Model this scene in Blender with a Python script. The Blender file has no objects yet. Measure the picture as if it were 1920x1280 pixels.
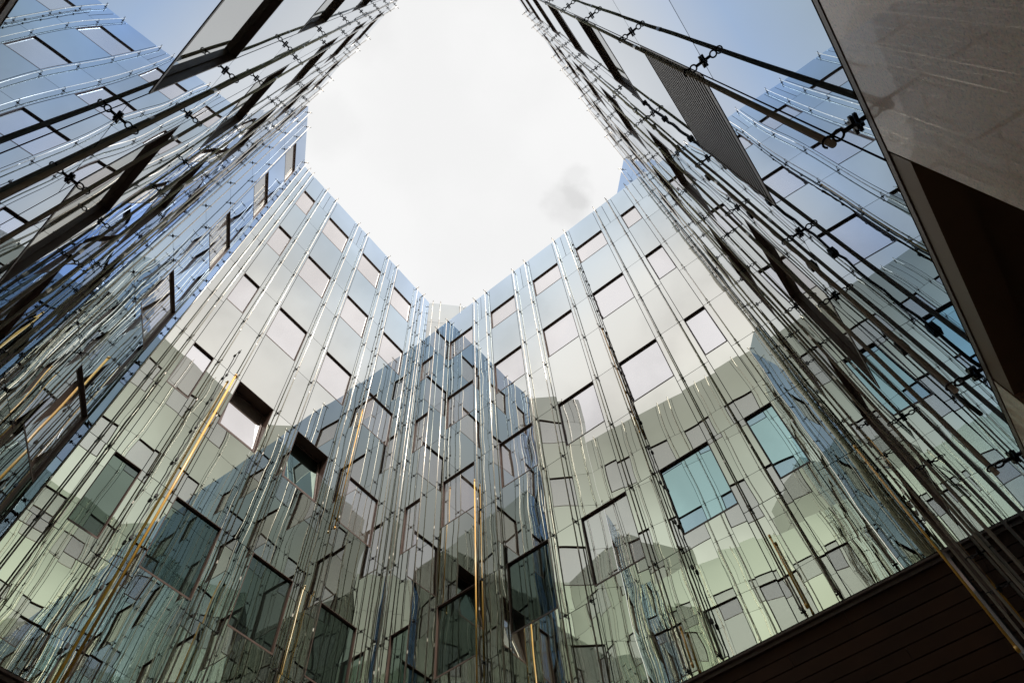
import bpy, bmesh, math, random
from mathutils import Matrix, Vector
random.seed(7)
S = 23.0                       # metres from the eye to the high parapet
EYE = 1.6
scene = bpy.context.scene
col = scene.collection

# ------------------------------------------------------------------ camera
cam_d = bpy.data.cameras.new('camera'); cam = bpy.data.objects.new('camera', cam_d); col.objects.link(cam)
FPX, CX, CY, ZX, ZY = 1275.15, 960.0, 640.0, 877.74, -65.33
up = Vector((ZX - CX, -(ZY - CY), -FPX)).normalized()       # the zenith seen in camera axes
xa = Vector((1, 0, 0)); xa = (xa - up * xa.dot(up)).normalized()
ya = up.cross(xa)
Rm = Matrix((xa, ya, up))                                    # camera -> world
cam.matrix_world = Matrix.Translation((0, 0, EYE)) @ Rm.to_4x4()
cam_d.sensor_width = 36.0; cam_d.lens = 36.0 * FPX / 1920.0
cam_d.clip_start = 0.05; cam_d.clip_end = 2000
scene.camera = cam

# ------------------------------------------------------------------ world: broken cloud over blue sky
world = bpy.data.worlds.new('World'); scene.world = world; world.use_nodes = True
wt = world.node_tree; wt.nodes.clear()
def WN(t, **k):
    n = wt.nodes.new(t)
    for a, b in k.items(): setattr(n, a, b)
    return n
SUN_AZ, SUN_EL = math.radians(-62), math.radians(66)
wout = WN('ShaderNodeOutputWorld'); wbg = WN('ShaderNodeBackground'); wbg.inputs[1].default_value = 0.10
sky = WN('ShaderNodeTexSky', sky_type='NISHITA', sun_disc=False, sun_elevation=SUN_EL, sun_rotation=math.pi / 2 - SUN_AZ)
tc = WN('ShaderNodeTexCoord')
def wmath(op, a, b=None):
    n = WN('ShaderNodeMath', operation=op)
    for i, v in enumerate((a, b)):
        if v is None: continue
        if isinstance(v, (int, float)): n.inputs[i].default_value = v
        else: wt.links.new(v, n.inputs[i])
    return n.outputs[0]
wn = WN('ShaderNodeTexNoise'); wn.inputs['Scale'].default_value = 2.2; wn.inputs['Detail'].default_value = 5; wn.inputs['Roughness'].default_value = .55
wt.links.new(tc.outputs['Generated'], wn.inputs['Vector'])
def skydir(az, el):
    a, e = math.radians(az), math.radians(el)
    return (math.cos(e) * math.cos(a), math.cos(e) * math.sin(a), math.sin(e))
def dotdir(az, el):
    n = WN('ShaderNodeVectorMath', operation='DOT_PRODUCT'); wt.links.new(tc.outputs['Generated'], n.inputs[0])
    n.inputs[1].default_value = skydir(az, el); return n.outputs['Value']
def step(v, lo, hi):
    n = WN('ShaderNodeMapRange', interpolation_type='SMOOTHSTEP'); wt.links.new(v, n.inputs[0])
    n.inputs[1].default_value = lo; n.inputs[2].default_value = hi; return n.outputs[0]
GAPS = [(-82, 45, 9, 22)]                 # opening in the cloud cover (azimuth, elevation, core, edge)
gap = None
for az, el, r0, r1 in GAPS:
    d = wmath('ADD', dotdir(az, el), wmath('MULTIPLY', wmath('SUBTRACT', wn.outputs[0], .5), .10))
    g = step(d, math.cos(math.radians(r1)), math.cos(math.radians(r0)))
    gap = g if gap is None else wmath('MAXIMUM', gap, g)
cover = wmath('SUBTRACT', 1.0, wmath('MULTIPLY', gap, .34))
front = step(dotdir(97, 76), .87, .965)
mot = WN('ShaderNodeTexNoise'); mot.inputs['Scale'].default_value = 4.2; mot.inputs['Detail'].default_value = 6
mmap = WN('ShaderNodeMapping'); mmap.inputs['Location'].default_value = (3.1, 7.7, 1.3)
wt.links.new(tc.outputs['Generated'], mmap.inputs[0]); wt.links.new(mmap.outputs[0], mot.inputs['Vector'])
mott = step(mot.outputs[0], .36, .60)
tone = wmath('ADD', wmath('SUBTRACT', .83, wmath('MULTIPLY', front, -.12)), wmath('MULTIPLY', wmath('MULTIPLY', mott, wmath('SUBTRACT', 1.0, wmath('MULTIPLY', front, .86))), .28))
cnz = WN('ShaderNodeTexNoise'); cnz.inputs['Scale'].default_value = 26; cnz.inputs['Detail'].default_value = 5; wt.links.new(tc.outputs['Generated'], cnz.inputs['Vector'])
for az, el, r0, r1, k in ((66.5, 70.8, .1, 2.3, .12), (62, 71.7, .1, 1.8, .08), (136, 74.2, .4, 3., .05), (150, 81, .4, 3., .05)):   # small grey scraps of cloud
    dd = wmath('ADD', dotdir(az, el), wmath('MULTIPLY', wmath('SUBTRACT', cnz.outputs[0], .5), .0016))
    tone = wmath('MULTIPLY', tone, wmath('SUBTRACT', 1.0, wmath('MULTIPLY', step(dd, math.cos(math.radians(r1)), math.cos(math.radians(r0))), k)))
cc = WN('ShaderNodeCombineColor')
for i, (fr, sd) in enumerate(((9.45, 15.7), (9.45, 14.9), (9.45, 14.9))):
    wt.links.new(wmath('MULTIPLY', tone, wmath('ADD', sd, wmath('MULTIPLY', front, fr - sd))), cc.inputs[i])
mixc = WN('ShaderNodeMix', data_type='RGBA')
wt.links.new(cover, mixc.inputs[0]); wt.links.new(sky.outputs[0], mixc.inputs[6]); wt.links.new(cc.outputs[0], mixc.inputs[7])
wt.links.new(mixc.outputs[2], wbg.inputs[0]); wt.links.new(wbg.outputs[0], wout.inputs[0])

sun_d = bpy.data.lights.new('sun', 'SUN'); sun_d.energy = 5.0; sun_d.angle = math.radians(.6); sun_d.color = (1, .93, .84)
sun = bpy.data.objects.new('sun', sun_d); col.objects.link(sun)
sv = Vector((math.cos(SUN_EL) * math.cos(SUN_AZ), math.cos(SUN_EL) * math.sin(SUN_AZ), math.sin(SUN_EL)))
sun.rotation_euler = sv.to_track_quat('Z', 'Y').to_euler()

scene.view_settings.view_transform = 'Standard'; scene.view_settings.look = 'None'
scene.view_settings.exposure = 0; scene.view_settings.gamma = 1; scene.view_settings.use_curve_mapping = False
cy = scene.cycles
cy.max_bounces = 14; cy.glossy_bounces = 12; cy.diffuse_bounces = 3; cy.transmission_bounces = 4
cy.sample_clamp_indirect = 4; cy.blur_glossy = 1.0
try:
    cy.use_denoising = True
except Exception: pass

# ------------------------------------------------------------------ materials
def new_mat(name):
    m = bpy.data.materials.new(name); m.use_nodes = True; nt = m.node_tree; nt.nodes.clear()
    out = nt.nodes.new('ShaderNodeOutputMaterial'); return m, nt, out
def principled(name, colr, rough=.5, metal=0., coat=0., spec=.5, noise=None):
    m, nt, out = new_mat(name); p = nt.nodes.new('ShaderNodeBsdfPrincipled'); nt.links.new(p.outputs[0], out.inputs[0])
    p.inputs['Base Color'].default_value = (*colr, 1); p.inputs['Roughness'].default_value = rough
    p.inputs['Metallic'].default_value = metal; p.inputs['Coat Weight'].default_value = coat; p.inputs['Specular IOR Level'].default_value = spec
    if noise:
        sc, amt = noise
        g = nt.nodes.new('ShaderNodeNewGeometry'); n = nt.nodes.new('ShaderNodeTexNoise'); n.inputs['Scale'].default_value = sc; n.inputs['Detail'].default_value = 5
        nt.links.new(g.outputs['Position'], n.inputs['Vector'])
        oi = nt.nodes.new('ShaderNodeObjectInfo')
        ad = nt.nodes.new('ShaderNodeMath'); ad.operation = 'MULTIPLY_ADD'; nt.links.new(oi.outputs['Random'], ad.inputs[0]); ad.inputs[1].default_value = .35; ad.inputs[2].default_value = -.17
        a2 = nt.nodes.new('ShaderNodeMath'); a2.operation = 'ADD'; nt.links.new(n.outputs[0], a2.inputs[0]); nt.links.new(ad.outputs[0], a2.inputs[1])
        mx = nt.nodes.new('ShaderNodeMix'); mx.data_type = 'RGBA'; nt.links.new(a2.outputs[0], mx.inputs[0])
        mx.inputs[6].default_value = (*[c * (1 - amt) for c in colr], 1); mx.inputs[7].default_value = (*[min(1, c * (1 + amt)) for c in colr], 1)
        nt.links.new(mx.outputs[2], p.inputs['Base Color'])
        mr = nt.nodes.new('ShaderNodeMapRange'); nt.links.new(n.outputs[0], mr.inputs[0]); mr.inputs[3].default_value = rough * .75; mr.inputs[4].default_value = min(1, rough * 1.3)
        nt.links.new(mr.outputs[0], p.inputs['Roughness'])
    return m

def wavy_normal(nt, scale, amp, tilt):
    """surface normal of float glass that is never quite flat: slow waves plus a small set of each pane"""
    g = nt.nodes.new('ShaderNodeNewGeometry'); oi = nt.nodes.new('ShaderNodeObjectInfo')
    off = nt.nodes.new('ShaderNodeVectorMath'); off.operation = 'SCALE'; off.inputs[0].default_value = (37., 53., 71.); nt.links.new(oi.outputs['Random'], off.inputs['Scale'])
    ad = nt.nodes.new('ShaderNodeVectorMath'); ad.operation = 'ADD'; nt.links.new(g.outputs['Position'], ad.inputs[0]); nt.links.new(off.outputs[0], ad.inputs[1])
    n = nt.nodes.new('ShaderNodeTexNoise'); n.inputs['Scale'].default_value = scale; n.inputs['Detail'].default_value = 1.0; nt.links.new(ad.outputs[0], n.inputs['Vector'])
    s = nt.nodes.new('ShaderNodeVectorMath'); s.operation = 'SUBTRACT'; nt.links.new(n.outputs['Color'], s.inputs[0]); s.inputs[1].default_value = (.5, .5, .5)
    k = nt.nodes.new('ShaderNodeVectorMath'); k.operation = 'SCALE'; nt.links.new(s.outputs[0], k.inputs[0]); k.inputs['Scale'].default_value = amp
    wn_ = nt.nodes.new('ShaderNodeTexWhiteNoise'); wn_.noise_dimensions = '1D'; nt.links.new(oi.outputs['Random'], wn_.inputs['W'])
    s2 = nt.nodes.new('ShaderNodeVectorMath'); s2.operation = 'SUBTRACT'; nt.links.new(wn_.outputs['Color'], s2.inputs[0]); s2.inputs[1].default_value = (.5, .5, .5)
    k2 = nt.nodes.new('ShaderNodeVectorMath'); k2.operation = 'SCALE'; nt.links.new(s2.outputs[0], k2.inputs[0]); k2.inputs['Scale'].default_value = tilt
    a1 = nt.nodes.new('ShaderNodeVectorMath'); a1.operation = 'ADD'; nt.links.new(g.outputs['Normal'], a1.inputs[0]); nt.links.new(k.outputs[0], a1.inputs[1])
    a2 = nt.nodes.new('ShaderNodeVectorMath'); a2.operation = 'ADD'; nt.links.new(a1.outputs[0], a2.inputs[0]); nt.links.new(k2.outputs[0], a2.inputs[1])
    nm = nt.nodes.new('ShaderNodeVectorMath'); nm.operation = 'NORMALIZE'; nt.links.new(a2.outputs[0], nm.inputs[0])
    return nm.outputs[0], oi

def mirror_glass(name, ramp, scale=.75, amp=.018, tilt=.008):
    """coated mirror glass: greenish seen square on, bluer and dimmer at a slant, full mirror at grazing"""
    m, nt, out = new_mat(name); gl = nt.nodes.new('ShaderNodeBsdfGlossy'); gl.inputs['Roughness'].default_value = 0
    nt.links.new(gl.outputs[0], out.inputs[0])
    nrm, oi = wavy_normal(nt, scale, amp, tilt); nt.links.new(nrm, gl.inputs['Normal'])
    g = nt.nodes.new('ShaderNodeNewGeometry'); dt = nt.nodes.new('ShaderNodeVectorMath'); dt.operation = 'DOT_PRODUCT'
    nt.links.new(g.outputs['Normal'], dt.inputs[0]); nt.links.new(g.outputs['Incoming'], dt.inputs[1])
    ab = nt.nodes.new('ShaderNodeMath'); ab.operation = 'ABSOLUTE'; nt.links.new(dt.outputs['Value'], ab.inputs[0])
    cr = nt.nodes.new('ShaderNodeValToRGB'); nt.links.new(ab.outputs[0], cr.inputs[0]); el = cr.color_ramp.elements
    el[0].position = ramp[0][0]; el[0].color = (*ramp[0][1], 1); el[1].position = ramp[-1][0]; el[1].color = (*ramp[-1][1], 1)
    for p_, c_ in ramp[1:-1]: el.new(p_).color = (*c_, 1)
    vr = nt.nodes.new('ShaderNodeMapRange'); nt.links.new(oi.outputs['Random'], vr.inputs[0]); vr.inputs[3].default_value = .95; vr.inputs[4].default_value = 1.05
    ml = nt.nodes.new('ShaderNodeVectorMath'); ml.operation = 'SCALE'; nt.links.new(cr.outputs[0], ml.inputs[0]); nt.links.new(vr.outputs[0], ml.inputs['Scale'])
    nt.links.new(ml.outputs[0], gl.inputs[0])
    return m
def window_glass(name, blind, fac, tint, amp=.012):
    """coated pane with a roller blind (or a dark room) close behind it"""
    m, nt, out = new_mat(name)
    d = nt.nodes.new('ShaderNodeBsdfDiffuse'); d.inputs[0].default_value = (*blind, 1)
    gl = nt.nodes.new('ShaderNodeBsdfGlossy'); gl.inputs[0].default_value = (*tint, 1); gl.inputs['Roughness'].default_value = 0
    nrm, oi = wavy_normal(nt, .9, amp, .006); nt.links.new(nrm, gl.inputs['Normal'])
    fr = nt.nodes.new('ShaderNodeFresnel'); fr.inputs[0].default_value = 1.5; nt.links.new(nrm, fr.inputs['Normal'])
    mr = nt.nodes.new('ShaderNodeMapRange'); nt.links.new(fr.outputs[0], mr.inputs[0]); mr.inputs[1].default_value = .04; mr.inputs[2].default_value = 1; mr.inputs[3].default_value = fac; mr.inputs[4].default_value = 1
    mx = nt.nodes.new('ShaderNodeMixShader'); nt.links.new(mr.outputs[0], mx.inputs[0]); nt.links.new(d.outputs[0], mx.inputs[1]); nt.links.new(gl.outputs[0], mx.inputs[2])
    nt.links.new(mx.outputs[0], out.inputs[0]); return m

M = {}
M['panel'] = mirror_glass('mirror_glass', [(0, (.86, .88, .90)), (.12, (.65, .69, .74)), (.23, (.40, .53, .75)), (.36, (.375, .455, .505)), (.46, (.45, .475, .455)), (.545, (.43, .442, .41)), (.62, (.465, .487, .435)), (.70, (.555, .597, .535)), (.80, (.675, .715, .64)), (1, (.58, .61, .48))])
M['pane_blind'] = window_glass('pane_blind', (.56, .46, .39), .84, (.535, .55, .555))
M['pane_blue'] = window_glass('pane_blue', (.05, .08, .09), .82, (.46, .68, .74))
M['pane_dark'] = window_glass('pane_dark', (.012, .016, .014), .30, (.52, .66, .60))
M['bronze'] = principled('dark_bronze', (.13, .082, .066), .42, 0, 0, .5, (6., .35))
M['back'] = principled('seam_back', (.05, .036, .026), .8)
M['steel'] = principled('stainless_steel', (.72, .67, .59), .30, .45, noise=(3., .08))
M['copper'] = principled('copper', (1.0, .53, .09), .34, 0., noise=(3., .08))  # warm sun glint on tubes, painted in as an orange base colour
M['iron'] = principled('blackened_clip', (.035, .028, .026), .45, .6)
M['cable'] = principled('black_cable', (.02, .018, .017), .6)
M['board'] = principled('dark_board', (.052, .023, .012), .6, spec=.15, noise=(2.5, .5))
M['brown'] = principled('brown_metal', (.20, .118, .062), .5, .1, noise=(2., .25))
M['slat'] = principled('louvre_slat', (.085, .065, .055), .4, .3)
M['body'] = principled('wing_body', (.06, .06, .06), .9)
M['cap'] = principled('parapet_metal', (.42, .44, .46), .35, .8)
# polished granite
m, nt, out = new_mat('polished_granite'); p = nt.nodes.new('ShaderNodeBsdfPrincipled'); nt.links.new(p.outputs[0], out.inputs[0])
g = nt.nodes.new('ShaderNodeNewGeometry')
v = nt.nodes.new('ShaderNodeTexVoronoi'); v.inputs['Scale'].default_value = 130; nt.links.new(g.outputs['Position'], v.inputs['Vector'])
n1 = nt.nodes.new('ShaderNodeTexNoise'); n1.inputs['Scale'].default_value = 150; n1.inputs['Detail'].default_value = 6; n1.inputs['Roughness'].default_value = .75; nt.links.new(g.outputs['Position'], n1.inputs['Vector'])
n2 = nt.nodes.new('ShaderNodeTexNoise'); n2.inputs['Scale'].default_value = 3.2; n2.inputs['Detail'].default_value = 4; nt.links.new(g.outputs['Position'], n2.inputs['Vector'])
r1 = nt.nodes.new('ShaderNodeValToRGB'); nt.links.new(n1.outputs[0], r1.inputs[0])
e = r1.color_ramp.elements; e[0].position = .30; e[0].color = (.10, .075, .06, 1); e[1].position = .66; e[1].color = (.84, .58, .44, 1)
r1.color_ramp.elements.new(.46).color = (.62, .43, .33, 1)
mx = nt.nodes.new('ShaderNodeMix'); mx.data_type = 'RGBA'; mx.blend_type = 'MULTIPLY'; mx.inputs[0].default_value = .75; nt.links.new(r1.outputs[0], mx.inputs[6])
r2 = nt.nodes.new('ShaderNodeValToRGB'); nt.links.new(n2.outputs[0], r2.inputs[0]); r2.color_ramp.elements[0].position = .3; r2.color_ramp.elements[0].color = (.80, .66, .56, 1); r2.color_ramp.elements[1].position = .7
nt.links.new(r2.outputs[0], mx.inputs[7])
mv = nt.nodes.new('ShaderNodeMix'); mv.data_type = 'RGBA'; mv.blend_type = 'MULTIPLY'; mv.inputs[0].default_value = .15; nt.links.new(mx.outputs[2], mv.inputs[6]); nt.links.new(v.outputs['Color'], mv.inputs[7])
nt.links.new(mv.outputs[2], p.inputs['Base Color']); p.inputs['Roughness'].default_value = .35
p.inputs['Coat Weight'].default_value = .35; p.inputs['Coat Roughness'].default_value = .02
M['granite'] = m
# paving
m, nt, out = new_mat('paving_stone'); p = nt.nodes.new('ShaderNodeBsdfPrincipled'); nt.links.new(p.outputs[0], out.inputs[0])
g = nt.nodes.new('ShaderNodeNewGeometry'); br = nt.nodes.new('ShaderNodeTexBrick'); br.inputs['Scale'].default_value = 1.6
br.inputs['Color1'].default_value = (.36, .33, .30, 1); br.inputs['Color2'].default_value = (.42, .39, .35, 1); br.inputs['Mortar'].default_value = (.08, .075, .07, 1); br.inputs['Mortar Size'].default_value = .008
nt.links.new(g.outputs['Position'], br.inputs['Vector']); nt.links.new(br.outputs[0], p.inputs['Base Color']); p.inputs['Roughness'].default_value = .7
M['paving'] = m

# ------------------------------------------------------------------ mesh helpers
def box(bm, x0, x1, y0, y1, z0, z1):
    vs = [bm.verts.new(v) for v in ((x0, y0, z0), (x1, y0, z0), (x1, y1, z0), (x0, y1, z0), (x0, y0, z1), (x1, y0, z1), (x1, y1, z1), (x0, y1, z1))]
    for f in ((0, 3, 2, 1), (4, 5, 6, 7), (0, 1, 5, 4), (1, 2, 6, 5), (2, 3, 7, 6), (3, 0, 4, 7)): bm.faces.new([vs[i] for i in f])
def tube(bm, pts, r, n=8, cap=True, smooth=True):
    rings = []
    for i, P in enumerate(pts):
        P = Vector(P); a = Vector(pts[max(i - 1, 0)]); b = Vector(pts[min(i + 1, len(pts) - 1)]); d = (b - a).normalized()
        s = d.cross(Vector((0, 1, 0)) if abs(d.y) < .9 else Vector((1, 0, 0))).normalized(); t = d.cross(s)
        rings.append([bm.verts.new(P + (s * math.cos(2 * math.pi * k / n) + t * math.sin(2 * math.pi * k / n)) * r) for k in range(n)])
    for A, B in zip(rings, rings[1:]):
        for k in range(n):
            f = bm.faces.new((A[k], A[(k + 1) % n], B[(k + 1) % n], B[k])); f.smooth = smooth
    if cap:
        bm.faces.new(rings[0][::-1]); bm.faces.new(rings[-1])
def ring(bm, c, R, r, a0=0., a1=2 * math.pi, n=14, m=6):
    full = abs(a1 - a0 - 2 * math.pi) < 1e-6; cnt = n if full else n + 1; rows = []
    for i in range(cnt):
        a = a0 + (a1 - a0) * i / n; cx, cy_ = c[0] + R * math.cos(a), c[1] + R * math.sin(a); row = []
        for k in range(m):
            b = 2 * math.pi * k / m; q = r * math.cos(b)
            row.append(bm.verts.new((cx + q * math.cos(a), cy_ + q * math.sin(a), c[2] + r * math.sin(b))))
        rows.append(row)
    for i in range(n):
        A, B = rows[i], rows[(i + 1) % cnt]
        for k in range(m):
            f = bm.faces.new((A[k], B[k], B[(k + 1) % m], A[(k + 1) % m])); f.smooth = True
def mesh(name, bm, mat):
    bmesh.ops.recalc_face_normals(bm, faces=bm.faces)
    me = bpy.data.meshes.new(name); bm.to_mesh(me); bm.free(); me.materials.append(mat); return me
def obj(name, me, parent=None, loc=(0, 0, 0), rot=(0, 0, 0), scl=(1, 1, 1)):
    o = bpy.data.objects.new(name, me); col.objects.link(o)
    if parent: o.parent = parent
    o.location = loc; o.rotation_euler = rot; o.scale = scl; return o
def tag(o, label=None, cat=None, group=None, kind=None):
    for k, v in (('label', label), ('category', cat), ('group', group), ('kind', kind)):
        if v: o[k] = v
    return o

# ------------------------------------------------------------------ plan of the courtyard (units of S)
def u_of(a): a = math.radians(a); return Vector((math.cos(a), math.sin(a)))
def n_of(a): a = math.radians(a); return Vector((math.sin(a), -math.cos(a)))
LBa, LBp, RBa, RBp, LWa, LWp, RWa, RWp = 53.278, -.34823, 141.569, .31284, 137.101, -.028917, 53.193, .027557
def meet(a1, p1, a2, p2):
    m, n = n_of(a1), n_of(a2); det = m.x * n.y - m.y * n.x
    return Vector(((p1 * n.y - p2 * m.y) / det, (m.x * p2 - n.x * p1) / det))
def wall_frame(name, origin, u, label, cat='glass wall'):
    """Empty whose x runs along the wall, y into the building, z up"""
    e = bpy.data.objects.new(name, None); col.objects.link(e); e.empty_display_size = .5
    y = Vector((-u.y, u.x))
    e.matrix_world = Matrix(((u.x, y.x, 0, origin.x * S), (u.y, y.y, 0, origin.y * S), (0, 0, 1, EYE), (0, 0, 0, 1)))
    return tag(e, label, cat, kind='thing')
GAP = .012
STAND = .0037 * S
unit_panel = None
def shared_panel():
    global unit_panel
    if unit_panel is None:
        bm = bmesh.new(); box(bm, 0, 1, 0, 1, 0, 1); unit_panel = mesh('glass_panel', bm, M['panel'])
    return unit_panel
def add_panel(w, x0, x1, z0, z1):
    if x1 - x0 < .03 or z1 - z0 < .03: return
    g = GAP / 2
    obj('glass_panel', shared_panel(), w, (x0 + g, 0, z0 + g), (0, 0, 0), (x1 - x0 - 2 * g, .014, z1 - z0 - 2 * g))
_rev, _pane = {}, {}
def reveal_mesh(wd, h, d):
    key = (round(wd, 3), round(h, 3), d)
    if key not in _rev:
        t = .014; bm = bmesh.new(); y0 = -.003
        box(bm, -t * .2, 0 + t * .6, y0, d, 0, h); box(bm, wd - t * .6, wd + t * .2, y0, d, 0, h)
        box(bm, t * .6 + .001, wd - t * .6 - .001, y0, d, -.012, .018); box(bm, t * .6 + .001, wd - t * .6 - .001, y0, d, h - t * .6, h)
        box(bm, -t * .2, wd + t * .2, d + .001, d + .03, 0, h)
        _rev[key] = mesh('window_reveal', bm, M['bronze'])
    return _rev[key]
def pane_mesh(wd, h, kind):
    key = (round(wd, 3), round(h, 3), kind)
    if key not in _pane:
        bm = bmesh.new(); box(bm, .02, wd - .02, 0, .012, .02, h - .02); _pane[key] = mesh('window_pane', bm, M[kind])
    return _pane[key]
_sash = {}
def add_window(w, x0, x1, z0, z1, kind='pane_blind', hopper=0, recess=.062):
    wd, h = x1 - x0, z1 - z0
    d = {0: recess, 1: .30, 2: .2}[hopper]
    f = obj('window', reveal_mesh(wd, h, d), w, (x0, 0, z0))
    if hopper == 2:      # louvre instead of glass
        key = ('l', round(wd, 3))
        if key not in _sash:
            bm = bmesh.new(); box(bm, .02, wd - .02, -.012, .045, -.013, .013); _sash[key] = mesh('slat', bm, M['slat'])
        n = 22
        for i in range(n):
            obj('slat', _sash[key], f, (0, .012, .05 + (h - .1) * i / (n - 1)), (0, 0, 0))
        return f
    if hopper == 1:      # bottom-hung sash, its top swung into the room
        a = math.radians(9)
        key = ('s', round(wd, 3))
        if key not in _sash:
            bm = bmesh.new()
            for q in ((.022, .06, .0, h - .03), (wd - .06, wd - .022, .0, h - .03)): box(bm, q[0], q[1], -.02, .03, q[2], q[3])
            box(bm, .061, wd - .061, -.02, .03, 0, .045); box(bm, .061, wd - .061, -.02, .03, h - .075, h - .03); _sash[key] = mesh('sash', bm, M['bronze'])
        obj('sash', _sash[key], f, (0, .03, .02), (-a, 0, 0))
        obj('pane', pane_mesh(wd, h - .03, kind), f, (0, .03, .02), (-a, 0, 0))
        return f
    obj('pane', pane_mesh(wd, h, kind), f, (0, d - .022, 0))
    return f

# bracket: cross plate on the glass joint, stem, eye ring, open clip round the tube
bm = bmesh.new()
box(bm, -.030, .030, -.012, -.002, -.006, .006); box(bm, -.006, .006, -.0115, -.0025, -.030, .030)
tube(bm, [(0, -.006, 0), (0, -.036, 0)], .0075, 8)
ring(bm, (0, -.0535, 0), .0160, .0042)
ring(bm, (0, -STAND, 0), .0165, .0036, math.radians(-150), math.radians(150) + math.radians(30), 12, 6)
BRACKET = mesh('tube_bracket', bm, M['iron'])
bm = bmesh.new(); box(bm, -.005, .005, -.14, -.002, -.005, .005); box(bm, -.012, .012, -.14, -.13, -.006, .006)
ENDPIN = mesh('end_pin', bm, M['iron'])
_tubes = {}
def add_tube(w, x, z0, z1, levels, mat='steel', r=.0108):
    L = z1 - z0; key = (round(L, 3), mat, r)
    if key not in _tubes:
        bm = bmesh.new(); tube(bm, [(0, 0, 0), (0, 0, L)], r, 12)
        k = 1
        while k * 2.6 < L - .3:                                   # sleeve couplings along the tube
            tube(bm, [(0, 0, k * 2.6 - .03), (0, 0, k * 2.6 + .03)], r * 1.16, 12, cap=False); k += 1
        _tubes[key] = mesh(mat + '_tube', bm, M[mat])
    t = obj(mat + '_tube', _tubes[key], w, (x, -STAND, z0))
    for z in levels:
        if z0 - .02 <= z <= z1 + .05: obj('bracket', BRACKET, t, (0, STAND, z - z0))
    return t
def quad_back(bm, x0, x1, z0, z1): box(bm, x0, x1, .045, .06, z0, z1)

SILL = lambda k: .1550 + .1437 * k
HEAD = lambda k: .2155 + .1437 * k
LVS = lambda k: .1462 + .1437 * k           # joint just below a sill
def build_facade(w, a0, a1, cols, base, top, kfirst, klast, special=None, tube_xs=None, top_split=True, head_last=None, body=4.0, dark=lambda i, k: False):
    """cols: list of (x0,x1) window columns; the rest of the width is narrow strips of mirror panels"""
    special = special or {}
    lv = [base]
    for k in range(-1, 7):
        for z in (LVS(k), HEAD(k)):
            if head_last and abs(z - HEAD(klast)) < 1e-6: z = head_last
            if z > lv[-1] + .012 and z < top - .02: lv.append(z)
    lv.append(top)
    bm = bmesh.new()
    xs = [a0]
    for c in cols: xs += list(c)
    xs.append(a1)
    # narrow strips
    for i in range(0, len(xs), 2):
        x0, x1 = xs[i], xs[i + 1]
        if x1 - x0 < .002: continue
        quad_back(bm, x0 * S, x1 * S, base * S, top * S)
        for j, (z0, z1) in enumerate(zip(lv, lv[1:])):
            if top_split and j == len(lv) - 2 and x1 - x0 < .05 and x1 - x0 > .02:
                xm = (x0 + x1) / 2; add_panel(w, x0 * S, xm * S, z0 * S, z1 * S); add_panel(w, xm * S, x1 * S, z0 * S, z1 * S)
            else: add_panel(w, x0 * S, x1 * S, z0 * S, z1 * S)
    # window columns
    for i, (x0, x1) in enumerate(cols):
        zp = base
        for k in range(kfirst, klast + 1):
            s, h = SILL(k), HEAD(k)
            if head_last and k == klast: h = head_last
            if s - zp > .004:
                add_panel(w, x0 * S, x1 * S, zp * S, s * S); quad_back(bm, x0 * S, x1 * S, zp * S + .01, s * S - .004)
            kind = dark(i, k) or 'pane_blind'
            if kind is True: kind = 'pane_dark'
            add_window(w, x0 * S, x1 * S, s * S, h * S, kind, special.get((i, k), 0)); zp = h
        add_panel(w, x0 * S, x1 * S, zp * S, top * S); quad_back(bm, x0 * S, x1 * S, zp * S + .01, top * S)
    obj('backing_wall', mesh('backing_wall', bm, M['back']), w)
    bm = bmesh.new(); box(bm, a0 * S + .02, a1 * S - .02, .80, body, base * S + .02, top * S - .05); obj('wing_body', mesh('wing_body', bm, M['body']), w)
    bm = bmesh.new(); box(bm, a0 * S, a1 * S, .018, .82, top * S - .045, top * S - .004); obj('parapet_cap', mesh('parapet_cap', bm, M['cap']), w)
    bm = bmesh.new(); box(bm, a0 * S, a1 * S, .0, .82, base * S - .03, base * S - .004); obj('bottom_rail', mesh('bottom_rail', bm, M['bronze']), w)
    if tube_xs is None:
        tube_xs = []
        for c in cols: tube_xs += [c[0] - .0045, c[1] + .0045]
        tube_xs = [x for x in tube_xs if a0 + .003 < x < a1 - .003]
    zt = top * S - .03
    for x in tube_xs:
        lz = [z * S for z in lv[1:-1]] + [base * S + .09, zt - .04]
        add_tube(w, x * S, base * S + .06, zt + .05, lz)
        obj('end_pin', ENDPIN, w, (x * S, 0, zt - .02))

# ------------------------------------------------------------------ ground
bm = bmesh.new(); vs = [bm.verts.new(v) for v in ((-400, -400, 0), (400, -400, 0), (400, 400, 0), (-400, 400, 0))]; bm.faces.new(vs)
tag(obj('ground', mesh('ground', bm, M['paving'])), kind='structure')

# ------------------------------------------------------------------ the walls of the courtyard
W = .0385
HIGH, MID, LOW = 1.0, .87, .843
B_HI, B_LO = .2146, .0800
pt = lambda ang, pd, a: u_of(ang) * a + n_of(ang) * pd
def edges(cols, a0, a1):
    t = []
    for c in cols: t += [c[0] - .0046, c[1] + .0046]
    return [x for x in t if a0 + .003 < x < a1 - .003]
# back-left wall
wLB = wall_frame('glass_wall', n_of(LBa) * LBp, u_of(LBa), 'tall mirror-glass wall at the back left carrying warm glint painted as a long orange tube')
colsLB = [(.0780, .0982), (.1265, .1265 + W), (.1940, .1940 + W), (.2612, .2612 + W)]
build_facade(wLB, .058, .337, colsLB, B_HI, HIGH, 1, 5, {(1, 2): 1, (2, 2): 1},
             tube_xs=[.0655, .0732, .1030, .1222, .1696, .1895, .2371, .2570, .3045, .320], dark=lambda i, k: k == 1 or (i, k) in ((2, 2),))
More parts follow.
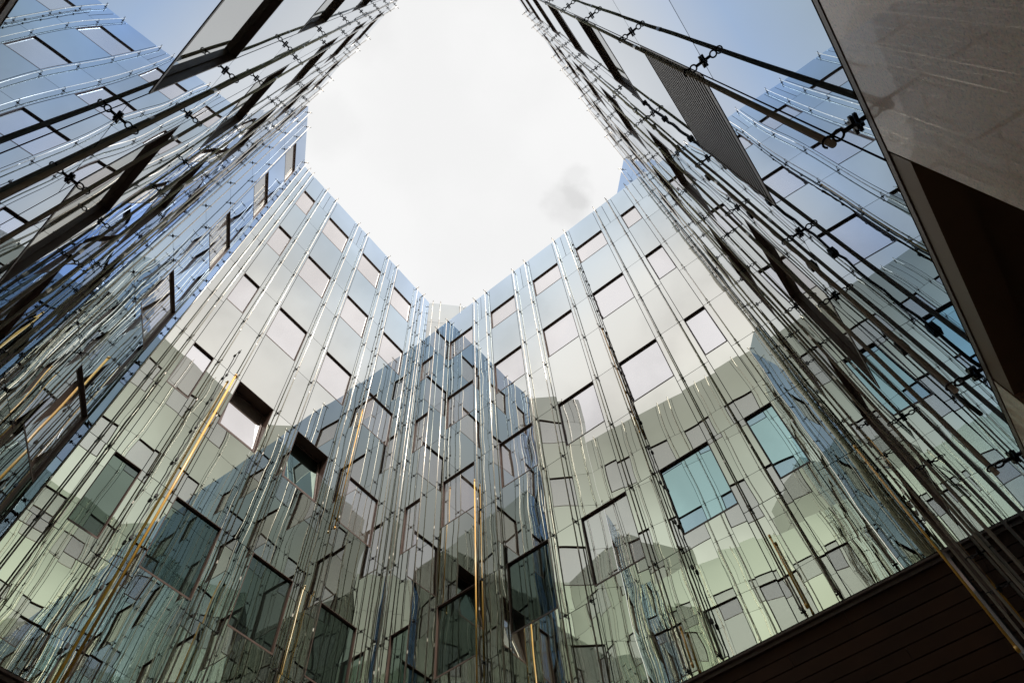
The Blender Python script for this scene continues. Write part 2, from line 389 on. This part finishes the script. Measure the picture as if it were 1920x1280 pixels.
# back-right wall (lower wing)
cor = meet(LBa, LBp, RBa, RBp)
wRB = wall_frame('glass_wall', n_of(RBa) * RBp, -u_of(RBa), 'lower mirror-glass wall above dark boards, roof line rising to the right of the back corner')
xc = cor.dot(-u_of(RBa))
xe = meet(RWa, RWp, RBa, RBp).dot(-u_of(RBa))
colsRB = [(-.3440, -.3243), (-.2955, -.2955 + W), (-.2273, -.2273 + W), (-.1597, -.1597 + W), (-.0935, -.0935 + W), (-.0270, -.0070)]
build_facade(wRB, xc + .0004, xe, colsRB, B_HI, LOW, 1, 4, {}, head_last=.776,
             tube_xs=[-.3486, -.3197, -.3001, -.2510, -.2320, -.1842, -.1643, -.1166, -.0981, -.0504, -.0316, -.0022], dark=lambda i, k: (True if i < 3 else 'pane_blue' if i > 3 else False) if k == 1 else False)
# left wall, seen along its face
wLW = wall_frame('glass_wall', n_of(LWa) * LWp, u_of(LWa), 'long mirror-glass wall seen edge-on on the left, dark at its lower end')
near = meet(LWa, LWp, RWa, RWp); LF1 = pt(LBa, LBp, .058); ld = (Vector((-.2274, .1729)) - LF1)
nl = n_of(LWa); LF0 = LF1 + ld * ((LWp - LF1.dot(nl)) / ld.dot(nl))
lw0 = -.004; lw1 = LF0.dot(u_of(LWa))
colsLW = [(.0275 + .0655 * i, .0275 + W + .0655 * i) for i in range(4)]
build_facade(wLW, lw0, lw1, colsLW, B_LO, MID, 0, 4, {}, dark=lambda i, k: k == 0 and i > 2)
# right wall, seen along its face
wRW = wall_frame('glass_wall', n_of(RWa) * RWp, -u_of(RWa), 'tall mirror-glass wall seen edge-on on the right, with a slatted louvre above the granite')
rw_end = pt(RWa, RWp, meet(RWa, RWp, RBa, RBp).dot(u_of(RWa)) + .0215)
rw0 = -rw_end.dot(u_of(RWa)); rw1 = -.004
colsRW = [(-(.0465 + .067 * i + W * .97), -(.0465 + .067 * i)) for i in (3, 2, 1, 0)]
build_facade(wRW, rw0, rw1 - .001, colsRW, B_LO, HIGH, 0, 5, {(3, 0): 2, (1, 1): 1})
# left corner facet between the left wall and the back-left wall
d = (LF1 - LF0); L = d.length; u = d.normalized()
wLF = wall_frame('glass_wall', LF0, u, 'narrow mirror-glass facet with one column of windows in the left corner')
build_facade(wLF, 0, L, [(L - .011 - W, L - .011)], B_LO, HIGH, 0, 5, {}, tube_xs=[.008, L - .0570, L - .0060])
# facet that closes the near corner behind the eye; seen only as a mirror image
q0 = pt(RWa, RWp, .004); q1 = pt(LWa, LWp, -.004); dn = q1 - q0; LN = dn.length
wNF = wall_frame('glass_wall', q0, dn.normalized(), 'narrow plain mirror-glass facet closing the near corner beside the granite')
build_facade(wNF, 0.0005, LN - .0005, [], B_LO, MID, 0, 4, {}, tube_xs=[.006, LN - .006], top_split=False)
# tall pieces behind the lower wing
p0 = pt(LBa, LBp, .337); uc = u_of(8.3)
wCF = wall_frame('glass_wall', p0, uc, 'pale glass facet just above the roof line at the back corner')
build_facade(wCF, 0, .16, [(.056, .056 + W)], .74, HIGH, 5, 5, {}, tube_xs=[.006, .018, .050, .1005], body=3)
rf1 = rw_end; rd = (Vector((.2112, .3046)) - Vector((.2181, .2469))).normalized(); p0 = rf1 + rd * .14
wRF = wall_frame('glass_wall', p0, -rd, 'blue-grey glass facet rising behind the right end of the lower wall')
build_facade(wRF, 0, .14, [], .74, HIGH, 5, 5, {}, tube_xs=[.04, .125], body=3, top_split=False)

# orange tubes, warm glint painted as their colour, and cables fixed to the walls
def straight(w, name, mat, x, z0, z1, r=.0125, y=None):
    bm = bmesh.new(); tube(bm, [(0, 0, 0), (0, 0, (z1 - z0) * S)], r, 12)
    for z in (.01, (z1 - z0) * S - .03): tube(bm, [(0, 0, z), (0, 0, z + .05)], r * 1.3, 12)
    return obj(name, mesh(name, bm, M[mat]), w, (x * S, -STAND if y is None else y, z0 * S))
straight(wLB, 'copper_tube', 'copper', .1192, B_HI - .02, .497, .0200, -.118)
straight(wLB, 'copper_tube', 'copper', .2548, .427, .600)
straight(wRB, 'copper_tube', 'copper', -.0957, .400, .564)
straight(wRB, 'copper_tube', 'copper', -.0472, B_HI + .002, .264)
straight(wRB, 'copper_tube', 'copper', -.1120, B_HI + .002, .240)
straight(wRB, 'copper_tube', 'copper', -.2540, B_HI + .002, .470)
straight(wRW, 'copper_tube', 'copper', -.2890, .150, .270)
def cable(w, x, z0, z1):
    random.seed(int(abs(x) * 1e5)); bm = bmesh.new(); n = int((z1 - z0) * S / .12); pts = []
    for i in range(n + 1):
        pts.append((random.uniform(-.008, .008), random.uniform(-.006, .006), (z1 - z0) * S * i / n))
    tube(bm, pts, .0085, 6)
    for i in range(4, n, 7):
        q = pts[i]; box(bm, q[0] - .018, q[0] + .018, q[1] - .018, q[1] + .018, q[2] - .03, q[2] + .03)
    return obj('cable', mesh('cable', bm, M['cable']), w, (x * S, -STAND * .75, z0 * S))
cable(wRB, -.0945, B_HI, .80)
cable(wLB, .1130, B_HI, .535)
cable(wLB, .2530, .600, .95)
cable(wLB, .3130, .62, .98)
cable(wRW, -.0925, B_LO, .35)

# ------------------------------------------------------------------ ground floor
# dark board walls under the two back walls
def board_wall(frame_src, x0, x1, label):
    e = bpy.data.objects.new('board_wall', None); col.objects.link(e); e.matrix_world = frame_src.matrix_world.copy(); tag(e, label, 'wall', kind='thing')
    z = B_HI * S - .034; y0 = .05; row = 0; low = bmesh.new(); pm = None
    X0, X1 = x0 * S, x1 * S
    bm = bmesh.new(); box(bm, X0, X1, .03, .08, z - .05, z - .004); obj('top_rail', mesh('top_rail', bm, M['bronze']), e)
    z -= .055
    bm = bmesh.new(); box(bm, 0, 1, 0, 1, 0, 1); unit = mesh('board', bm, M['board'])
    while z > -EYE + .16:
        cuts = [X0]; q = X0 + (1.1 if row % 2 else 2.2) + (row % 3) * .35
        while q < X1 - .5: cuts.append(q); q += 2.6
        cuts.append(X1)
        for a, b in zip(cuts, cuts[1:]):
            if row < 16: obj('board', unit, e, (a + .003, y0 + random.uniform(0, .006), z - .142), (0, 0, 0), (b - a - .006, .022, .142))
            else: box(low, a + .003, b - .003, y0, y0 + .022, z - .142, z)
        z -= .154; row += 1
    tag(obj('lower_boards', mesh('lower_boards', low, M['board']), e), kind='stuff')
    bm = bmesh.new(); box(bm, X0, X1, .09, .2, -EYE, B_HI * S - .04); obj('backing_wall', mesh('backing_wall', bm, M['back']), e)
board_wall(wRB, xc + .002, xe - .001, 'wall of dark brown horizontal boards under the lower glass wall, bottom right')
board_wall(wLB, .060, cor.dot(u_of(LBa)) - .001, 'wall of dark brown horizontal boards under the tall wall with the orange tube')

# right wall: polished granite piers and a dark doorway under the glass
def pier(frame_src, x0, x1, z1, label, y0=.002):
    e = bpy.data.objects.new('granite_pier', None); col.objects.link(e); e.matrix_world = frame_src.matrix_world.copy(); tag(e, label, 'granite pier')
    n = max(1, round((x1 - x0) * S / 1.35)); X0, X1 = x0 * S, x1 * S; bm = bmesh.new(); box(bm, 0, 1, 0, 1, 0, 1); me = mesh('slab', bm, M['granite'])
    zs = [-EYE + .004, -EYE + 1.75, z1]
    for i in range(n):
        for za, zb in zip(zs, zs[1:]):
            a, b = X0 + (X1 - X0) * i / n, X0 + (X1 - X0) * (i + 1) / n
            obj('slab', me, e, (a + .003, y0, za + .003), (0, 0, 0), (b - a - .006, .05, zb - za - .006))
    bm = bmesh.new(); box(bm, X0 + .01, X1 - .01, .056, .5, -EYE, z1 - .01); obj('core', mesh('core', bm, M['back']), e)
zb = B_LO * S - .034; xe_rw = meet(RWa, RWp, RBa, RBp).dot(u_of(RWa))
pier(wRW, -.0447, rw1, zb, 'speckled polished granite pier at the top right, mirroring the tubes above')
pier(wRW, -.142, -.0855, zb, 'brown granite pier beyond the dark doorway at the right edge')
pier(wRW, -xe_rw, -.200, zb, 'granite pier under the far end of the right glass wall, beside the dark boards')
def doorway(frame_src, x0, x1, z1, label):
    e = bpy.data.objects.new('doorway', None); col.objects.link(e); e.matrix_world = frame_src.matrix_world.copy(); tag(e, label, 'doorway', kind='thing')
    X0, X1 = x0 * S, x1 * S
    for k, (ya, yb, za, zc) in enumerate(((.004, .10, z1 - .10, z1 - .002), (.101, .28, z1 - .05, z1 - .002), (.281, .48, z1 - .16, z1 - .002), (.481, .60, z1 - .34, z1 - .002))):
        bm = bmesh.new(); box(bm, X0 + .002, X1 - .002, ya, yb, za, zc); obj('lintel_step', mesh('lintel_step', bm, M['brown']), e)
    bm = bmesh.new(); xm = (X0 + X1) / 2
    for a, b in ((X0 + .05, xm - .004), (xm + .004, X1 - .05)):
        bm = bmesh.new(); box(bm, a, b, .56, .60, -EYE + .01, z1 - .345); dd = obj('door', mesh('door', bm, M['brown']), e)
        bm = bmesh.new(); hx = b - .08 if a < xm - .5 else a + .05; tube(bm, [(hx, .52, -.75), (hx, .52, -.25)], .012, 8); obj('handle', mesh('handle', bm, M['steel']), dd)
    bm = bmesh.new(); box(bm, X0 - .1, X1 + .1, .61, .7, -EYE, z1); obj('backing_wall', mesh('backing_wall', bm, M['back']), e)
    for a, b in ((X0 + .002, X0 + .046), (X1 - .046, X1 - .002)):
        bm = bmesh.new(); box(bm, a, b, .05, .60, -EYE, z1 - .345); obj('jamb', mesh('jamb', bm, M['brown']), e)
doorway(wRW, -.0853, -.0449, zb, 'dark brown recessed doorway between the two granite piers on the right')
doorway(wRW, -.1998, -.1422, zb, 'dark brown recessed doorway low on the right wall beside the boards')
doorway(wLW, lw0 + .0005, .10, zb, 'black recessed doorway under the left glass wall, top left corner')
pier(wLW, .1002, lw1, zb, 'granite pier under the far end of the left glass wall')
pier(wNF, .0006, LN - .0006, zb, 'narrow granite pier under the near corner facet')
pier(wLF, 0, L, zb, 'granite pier under the narrow corner facet')
